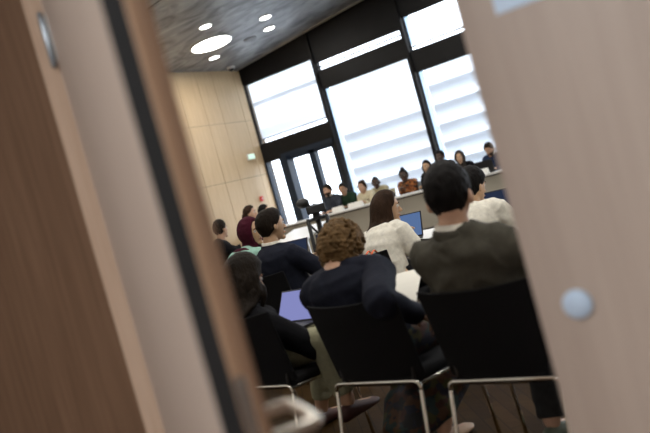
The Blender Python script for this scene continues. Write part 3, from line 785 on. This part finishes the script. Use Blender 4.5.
    for A_ in (AR, AL):
        sg = Geo(); rings = []
        b0 = A_ + V((0, -.055, -A_.z if A_.z < .12 else -.085))
        for yy, hw, h0, h1 in ((-.02, .024, .012, .055), (.0, .034, 0, .075), (.05, .038, 0, .085), (.11, .040, 0, .072), (.18, .045, 0, .052), (.235, .040, .004, .042), (.262, .022, .012, .03)):
            c0 = b0 + V((0, yy, 0)); rings.append([c0 + V((hw * math.cos(a), 0, h0 + (h1 - h0) * (.5 + .5 * math.sin(a)))) for a in [2 * PI * i / 16 for i in range(16)]])
        obj('shoe', sg.loft(rings), shoe or cm('black leather', (.015, .013, .012), .4), t, smooth=True)
    return t

LEATHER = cm('black leather', (.015, .013, .012), .4)
BLK_HAIR = hairm('black', (.010, .009, .009)); DKB_HAIR = hairm('dark brown', (.013, .009, .006)); BRN_HAIR = hairm('brown', (.030, .016, .009)); CURL_HAIR = hairm('light brown curls', (.125, .075, .032))
SK_A = skin('light', (.55, .33, .22)); SK_B = skin('tan', (.45, .26, .16)); SK_C = skin('dark', (.07, .038, .024)); SK_D = skin('olive', (.50, .31, .18))
NAVY = cloth('navy', (.013, .015, .025)); BLACKC = cloth('black', (.0045, .0045, .006)); GREYJ = cloth('warm grey', (.062, .058, .045)); WHITEC = cloth('white', (.74, .71, .62)); MINT = cloth('mint', (.30, .50, .42)); MAROON = cloth('maroon', (.055, .008, .018)); KHAKI = cloth('khaki', (.27, .26, .17)); DKGREY = cloth('charcoal', (.035, .036, .038))
FLORAL = patch_mat('floral print', [(.01, .01, .012), (.04, .012, .008), (.012, .03, .03), (.07, .03, .012), (.01, .012, .025), (.05, .045, .012)], 26)
TIGER = patch_mat('orange and black print', [(.34, .10, .02), (.015, .01, .008), (.20, .055, .014), (.40, .16, .04), (.015, .01, .008)], 34)

# --- front row
person('man with short black hair in a grey suit jacket seen from behind', cR - fdir * .04 - ldir * .01, AZ, (-1.20, 2.585, 1.125), poler=(.15, -.5, -.8), polel=(-.1, -.5, -.8), hyaw=DEG(16), nk=.06, shr=.20, sh_drop=.035, legs=dict(ar=(.13, .24, .085), al=(-.10, .30, .085)), sk=SK_A, hr=BLK_HAIR, top=GREYJ, collar=GREYJ, collar2=WHITEC, bottom=DKGREY, near=True, w=1.05, shw=1.0,
       wr=(.20, .36, .60), wl=(-.14, .36, .62), hair_kw=dict(back=-.60, side=.0, thick=.016), fold=2.8, shoe=cm('grey green trainer', (.12, .14, .10), .7))
person('person with curly light brown hair and navy jacket bending over a sheet of paper', cM - ldir * .10, AZ, (-1.89, 2.83, .985), hyaw=DEG(5), twist=.22, shr=.20, nk=.0, sh_drop=.025, poler=(.8, -.5, -.8), polel=(-.2, -.4, -1), wrw=(-1.545, 2.74, .665), legs=dict(ar=(.10, .16, .085), al=(-.16, .20, .085)), hs=.97, hpitch=DEG(-22), sk=SK_A, hr=CURL_HAIR, hstyle='curly', top=NAVY, collar=NAVY, collar2=NAVY, bottom=FLORAL, kind='skirt', near=True, w=1.0,
       wr=(.14, .44, .70), wl=(-.30, .40, .60), hair_kw=dict(front=.5, side=-.25, back=-.93), fold=.9, shoe=cm('beige shoe', (.42, .28, .18), .5), hand_curl=.7)
person('person with dark wavy hair in a black jacket, half hidden by the open door', cL - ldir * .12, AZ, (-2.56, 2.90, .945), twist=-.2, sh_drop=.03, shr=.1, hyaw=DEG(-10), hpitch=DEG(-18), sk=SK_B, hr=DKB_HAIR, hstyle='wavy', top=BLACKC, collar=BLACKC, bottom=KHAKI, near=True, w=.98,
       wr=(.34, .30, .62), wl=(-.02, .40, .62), hair_kw=dict(front=.55, side=-.2, back=-.8, length=.24, n=130, thick=.026, spread=.03), shoe=cm('dark red shoe', (.05, .014, .012), .5), legs=dict(cuff=.16, kr=(.36, .06, .56), ar=(.39, .09, .25), kl=(.0, .42, .535)))

# --- second row
person('woman with long brown hair in a white T-shirt looking right', (-2.62, 4.42), AZ, (-2.635, 4.63, 1.04), hs=.95, shw=.95, nk=.07, poler=(.35, -.5, -1), polel=(-.35, -.5, -1), hyaw=DEG(-38), hpitch=DEG(-8), sk=SK_D, hr=BRN_HAIR, hstyle='long', top=WHITEC, sleeve='short', bottom=BLACKC, near=True, w=.78,
       wr=(.22, .37, .75), wl=(-.16, .40, .76), hair_kw=dict(front=.60, side=-.2, back=-.8, length=.30, n=130, thick=.018, a0=1.5), fold=.9)
person('man in a navy suit with thinning dark hair in the second row', (-3.48, 4.42), AZ, (-3.52, 4.44, 1.13), hs=1.08, shr=.10, sh_drop=.05, nk=.085, hyaw=DEG(-16), hpitch=DEG(-4), sk=SK_D, hr=DKB_HAIR, hstyle='thin', top=NAVY, collar=NAVY, collar2=WHITEC, bottom=NAVY, near=True, w=1.06, shw=1.05,
       wr=(.24, .36, .76), wl=(-.16, .36, .76))
person('woman in a maroon headscarf and mint top with hand at her chin', (-4.10, 4.62), AZ, (-4.03, 4.80, 1.10), hyaw=DEG(-84), sk=SK_D, hr=MAROON, hstyle='scarf', top=MINT, bottom=BLACKC, near=True, w=.92, wr=(.06, .27, .96), wl=(-.14, .40, .76), hand_curl=1.2, hdir=(0, 0, .6))
person('person with short black hair and white shirt behind the grey jacket', (-1.99, 4.52), AZ, (-2.01, 4.72, 1.03), hyaw=DEG(-12), hpitch=DEG(-10), sk=SK_D, hr=BLK_HAIR, hstyle='short', top=WHITEC, collar2=WHITEC, bottom=BLACKC, near=True, w=1.0, wr=(.16, .42, .76), wl=(-.16, .42, .76), hair_kw=dict(back=-.7, thick=.022))
for p_, lb in (((-2.62, 4.36), 'black chair under the woman in the white T-shirt'), ((-3.48, 4.38), 'black chair under the man in the navy suit'), ((-4.10, 4.58), 'black chair under the woman in the maroon headscarf'), ((-1.99, 4.48), 'black chair under the person in the white shirt')):
    dup(ch, (p_[0], p_[1], 0), RZ, lb)

# --- side of the hall
person('person with brown hair tied back, head turned right before the wood wall', (-7.75, 9.2), DEG(60), (-7.70, 9.28, 1.245), hyaw=0, sk=SK_A, hr=BRN_HAIR, hstyle='bun', top=KHAKI, bottom=BLACKC, w=.92, wr=(.12, .24, .66), wl=(-.12, .24, .66), hair_kw=dict(bun=(0, -.11, -.03), bunr=.035, front=.6, back=-.6))
person('person with short black hair just below the red alarm button', (-8.2, 10.15), DEG(60), (-8.14, 10.19, 1.20), sk=SK_B, hr=BLK_HAIR, top=cloth('olive', (.08, .075, .05)), bottom=BLACKC, wr=(.12, .24, .66), wl=(-.12, .24, .66))
person('person in black at the far left beside the open door edge', (-6.42, 7.1), DEG(60), (-6.48, 7.16, 1.15), hyaw=DEG(55), sk=SK_B, hr=DKB_HAIR, top=BLACKC, collar=BLACKC, bottom=BLACKC, wr=(.1, .42, .80), wl=(-.18, .42, .80))

for p_, lb in (((-7.77, 9.19), 'black chair under the person with tied back hair'), ((-8.22, 10.14), 'black chair under the person below the red alarm button'), ((-6.44, 7.09), 'black chair under the person in black at the far left')):
    dup(ch, (p_[0], p_[1], 0), DEG(-60), lb)

# --- panel behind the far desk, facing the camera side
AB = PI   # facing -Y
wt = dict(wr=(.12, .36, .80), wl=(-.12, .36, .80))
Yp = 14.12
def panelist(label, x, z, dy=0.0, **k):
    kk = dict(wt, w=.98, hs=1.12, nk=.05, poler=(.2, -.4, -1), polel=(-.2, -.4, -1))
    if dy > .2: kk['legs'] = dict(kr=(.22, .18, .535), kl=(-.22, .18, .535), ar=(.22, .12, .085), al=(-.22, .12, .085))
    kk.update(k)
    hdx = kk.pop('hdx', 0)
    return person(label, (x, Yp + dy + .10), AB + kk.pop('turn', 0), (x + hdx, Yp + dy - .02, z + .03), **kk)
panelist('man with trimmed beard in a dark blue checked jacket at the far desk', -9.36, 1.22, sk=SK_A, hr=DKB_HAIR, beard=hairm('stubble', (.03, .02, .015)), top=patch_mat('blue check', [(.012, .018, .032), (.05, .06, .08), (.014, .02, .03), (.02, .028, .05)], 60), collar=DKGREY, collar2=WHITEC, bottom=DKGREY, hyaw=DEG(-15))
panelist('man in a dark green jumper at the far desk', -9.04, 1.165, dy=.12, sk=SK_B, hr=BLK_HAIR, top=cloth('green', (.020, .042, .024)), bottom=DKGREY, w=1.08, hyaw=DEG(12), hpitch=DEG(-8))
panelist('woman with pinned up brown hair in a cream top at the far desk', -8.47, 1.10, sk=SK_A, hr=BRN_HAIR, hstyle='bun', top=cloth('cream', (.62, .56, .40)), bottom=BLACKC, w=.88, hair_kw=dict(bun=(0, -.07, .09), bunr=.05, side=-.25))
panelist('dark skinned man with cropped hair in a beige shirt at the far desk', -8.32, 1.11, dy=.36, hdx=0, sk=SK_C, hr=BLK_HAIR, hstyle='bald', top=cloth('beige', (.45, .39, .25)), bottom=DKGREY, hyaw=DEG(20), hpitch=DEG(-10))
panelist('person with glasses and a braided top knot in an orange and black print shirt', -7.42, 1.10, sk=SK_C, hr=BLK_HAIR, hstyle='bun', top=TIGER, bottom=BLACKC, glasses=True, hair_kw=dict(bun=(0, -.02, .12), bunr=.045), w=1.0, hyaw=DEG(10), wr=(.05, .30, .84), wl=(-.05, .30, .84))
panelist('woman with black hair parted in the middle, half hidden by the grey jacket man', -6.85, 1.15, sk=SK_D, hr=BLK_HAIR, hstyle='long', top=BLACKC, bottom=BLACKC, w=.9, hair_kw=dict(length=.2, n=60, a0=1.2))
panelist('dark haired person sitting behind the panel by the window post', -6.72, 1.27, dy=.46, sk=SK_C, hr=BLK_HAIR, top=DKGREY, bottom=BLACKC)
panelist('woman with a dark hooded scarf framing her face at the far desk', -6.10, 1.15, sk=SK_D, hr=cloth('dark taupe', (.045, .038, .034)), hstyle='scarf', top=BLACKC, bottom=BLACKC, w=.9, hyaw=DEG(15))
panelist('bearded man in a navy blazer leaning over a black laptop', -5.46, 1.15, sk=SK_B, hr=DKB_HAIR, beard=hairm('stubble', (.03, .02, .015)), top=cloth('blazer blue', (.018, .03, .07)), collar=NAVY, collar2=WHITEC, bottom=DKGREY, hyaw=DEG(-10), hpitch=DEG(-22))

# far chairs
def panel_chair(label, x, y, mt):
    t = thing('armchair', label, 'chair', (x, y, 0), PI)
    rings = []
    for j in range(7):
        wv = j / 6; fr = [V((u * .23, -.22 - .06 * wv + .05 * u * u, .5 + .42 * wv)) for u in [-1 + i / 6 for i in range(13)]]
        rings.append(fr + [p + V((0, .03, 0)) for p in reversed(fr)])
    obj('backrest', Geo().loft(rings), mt, t, bevel=.008); obj('seat', Geo().box((-.23, -.2, .40), (.23, .24, .455)), mt, t, bevel=.02)
    for sx in (-1, 1):
        for sy in (-1, 1): obj('leg', Geo().tube([(sx * .2, sy * .18, .4), (sx * .22, sy * .21, .012)], .011, 8), STEEL, t, smooth=True)
    return t
BEIGE = cm('beige upholstery', (.52, .46, .32), .8); GREYU = cm('grey blue upholstery', (.22, .25, .27), .8)
for x, y, lb, mt_ in ((-9.36, 14.22, 'beige chair under the man in the checked jacket', BEIGE), (-9.04, 14.36, 'beige chair under the man in the green jumper', BEIGE), (-8.47, 14.22, 'beige chair under the woman in the cream top', BEIGE), (-8.32, 14.60, 'beige chair under the man with cropped hair in the beige shirt', BEIGE),
                      (-7.42, 14.22, 'grey blue chair under the orange and black print shirt', GREYU), (-6.85, 14.22, 'beige chair under the woman with parted black hair', BEIGE), (-6.10, 14.22, 'beige chair under the woman in the hooded scarf', BEIGE), (-5.46, 14.22, 'beige chair under the man in the navy blazer', BEIGE)):
    panel_chair(lb, x, y, mt_)

# ------------------------------------------------------------------ things on desks and laps
def name_plate(label, x, y, rz=0, wd=.28):
    t = thing('name_plate', label, 'name plate', (x, y, .76), rz, 'name plates on the far desk')
    h = .11; a = .055
    gg = Geo(); gg.add([(-wd / 2, -a, 0), (wd / 2, -a, 0), (wd / 2, -.002, h), (-wd / 2, -.002, h), (-wd / 2, a, 0), (wd / 2, a, 0), (wd / 2, .002, h), (-wd / 2, .002, h)], [(0, 1, 2, 3), (4, 7, 6, 5), (3, 2, 6, 7), (0, 3, 7, 4), (1, 5, 6, 2), (0, 4, 5, 1)])
    obj('card', gg, CARD, t); obj('printed_line', Geo().box((-wd * .34, -.0012, .045), (wd * .34, .0, .062), Matrix.Translation((0, -a * .5, 0)) @ Matrix.Rotation(-.45, 4, 'X') @ Matrix.Translation((0, -.001, 0))), cm('grey print', (.2, .2, .2), .8), t)
    return t
name_plate('white folded name card before the green jumper', -8.78, 13.42)
name_plate('white folded name card before the woman in the cream top', -8.33, 13.42, wd=.36)
name_plate('white folded name card beside the black laptop', -5.42, 13.42, wd=.2)
laptop((-5.40, 13.62, .76), PI, 'black laptop in front of the bearded man, seen from its back', SCREEN_DARK, 100, .36, .24)
def on_table(x, y): return V((x, y, .74)) - fdir * .15
laptop(on_table(-3.79, 5.0), RZ, 'dark open laptop at the right elbow of the navy suit', SCREEN_DARK, 108, .32, .20)
laptop(on_table(-3.33, 4.98), RZ + .3, 'open laptop just above and left of the curly hair, on the white table', SCREEN_DARK, 105, .30, .2)
laptop(on_table(-2.75, 5.06), RZ, 'open laptop with blue screen right of the white T-shirt', SCREEN_BLUE, 106, .32, .19)
laptop(on_table(-2.0, 5.15), RZ, 'open laptop right of the white shirt, cut off by the closed door', SCREEN_DARK, 108, .32, .2)
laptop(V((-2.52, 3.25, .615)) - fdir * .17, RZ, 'laptop with pale violet page on the lap of the dark wavy haired sitter', SCREEN_PALE, 122, .31, .19)

# paper held by the curly haired sitter
t = thing('paper_sheets', 'sheets of white paper held up by the curly haired sitter', 'paper', (0, 0, 0))
pc = V((-1.70, 2.89, .745))
t.location = pc; t.rotation_euler = (DEG(24), 0, RZ + .35)
for k_ in range(2):
    gg = Geo(); rings = []
    for i in range(9):
        y = -.148 + i * .037; z = .012 * math.sin(i / 8 * PI) + k_ * .003
        rings.append([V((-.098 + k_ * .006, y, z)), V((.098 + k_ * .006, y, z + .006)), V((.098 + k_ * .006, y, z + .0068)), V((-.098 + k_ * .006, y, z + .0008))])
    obj('sheet', gg.loft(rings), PAPER, t)

# orange lanyard over the black chair back of the woman in white
t = thing('lanyard', 'orange lanyard hanging over the black chair behind the white T-shirt', 'lanyard', (0, 0, 0))
lp = V((-2.62, 4.36, 0)) + ldir * .125 - fdir * .265
lm = cm('orange ribbon', (.75, .13, .03), .7)
for s in (0, .045):
    q = lp + ldir * s
    obj('ribbon', Geo().tube([q + fdir * .035 + V((0, 0, .70)), q + fdir * .03 + V((0, 0, .80)), q + V((0, 0, .825)), q - fdir * .05 + V((0, 0, .80)), q - fdir * .045 + V((0, 0, .66))], .009, 8, up=tuple(fdir), flat=.3), lm, t, smooth=True)

# video tripod
tp = V((-5.16, 7.40, 0))
t = thing('video_tripod', 'black video camera tripod with crossed braces standing between the tables', 'tripod', tp, DEG(34))
obj('centre_column', Geo().tube([(0, 0, .40), (0, 0, .98)], .032, 12), BLACK_PLASTIC, t, smooth=True)
for a in (DEG(-40), DEG(90), DEG(220)):
    tx, ty = math.cos(a), math.sin(a)
    obj('leg', Geo().tube([(tx * .15, ty * .15, .98), (tx * .17, ty * .17, .5), (tx * .26, ty * .26, .012)], [.024, .022, .016], 10), BLACK_PLASTIC, t, smooth=True)
    obj('brace', Geo().tube([(tx * .15, ty * .15, .94), (0, 0, .74)], .013, 8), BLACK_PLASTIC, t, smooth=True); obj('brace', Geo().tube([(0, 0, .82), (tx * .16, ty * .16, .62)], .013, 8), BLACK_PLASTIC, t, smooth=True)
    obj('spreader', Geo().tube([(0, 0, .62), (tx * .165, ty * .165, .60)], .014, 8), BLACK_PLASTIC, t, smooth=True)
obj('head', Geo().lathe([(0, .96), (.13, .96), (.13, .985), (.05, 1.0), (.045, 1.04), (0, 1.04)], 24), BLACK_PLASTIC, t)
t = thing('video_camera', 'black video camera with round hood on the tripod', 'camera', tp + V((0, 0, 1.04)), DEG(34))
obj('body', Geo().box((-.10, -.12, 0), (.13, .14, .10)), BLACK_PLASTIC, t, bevel=.012)
obj('lens_hood', Geo().lathe([(0, 0), (.045, 0), (.055, .06), (.062, .10), (.05, .10), (0, .06)], 24, Matrix.Translation((0, .13, .055)) @ Matrix.Rotation(-PI / 2, 4, 'X')), BLACK_PLASTIC, t, smooth=True)
obj('viewfinder', Geo().tube([(-.06, -.02, .10), (-.11, -.06, .15)], [.03, .03], 12), BLACK_PLASTIC, t, smooth=True)
obj('eye_cup', Geo().ell((-.12, -.08, .155), (.08, .065, .06)), BLACK_PLASTIC, t, smooth=True)

# ------------------------------------------------------------------ light
sc = bpy.context.scene
w = bpy.data.worlds.new('daylight'); sc.world = w; w.use_nodes = True
bg = w.node_tree.nodes['Background']; bg.inputs[0].default_value = (.90, .95, 1.0, 1); bg.inputs[1].default_value = 6.0
# corridor luminaire (ceiling panel above and behind the photographer)
t = thing('corridor_light', 'ceiling panel light in the corridor, out of the picture', 'light', (-.9, -1.1, 2.898))
obj('diffuser', Geo().box((-.9, -.3, -.03), (.9, .3, -.01)), emit('cool panel', (.85, .93, 1), 5.0), t); obj('housing', Geo().box((-.93, -.33, -.012), (.93, .33, .0)), WHITE, t)
l = bpy.data.lights.new('corridor lamp', 'AREA'); l.shape = 'RECTANGLE'; l.size = 1.8; l.size_y = .6; l.energy = 102; l.color = (.88, .94, 1)
o = bpy.data.objects.new('corridor lamp', l); C.objects.link(o); o.location = (-.9, -1.1, 2.86)

sc.view_settings.view_transform = 'Standard'; sc.view_settings.look = 'None'; sc.view_settings.gamma = 1; sc.view_settings.use_curve_mapping = False
sc.view_settings.exposure = 0.0
sc.cycles.use_denoising = True; sc.cycles.max_bounces = 10; sc.cycles.transparent_max_bounces = 12; sc.cycles.sample_clamp_indirect = 6
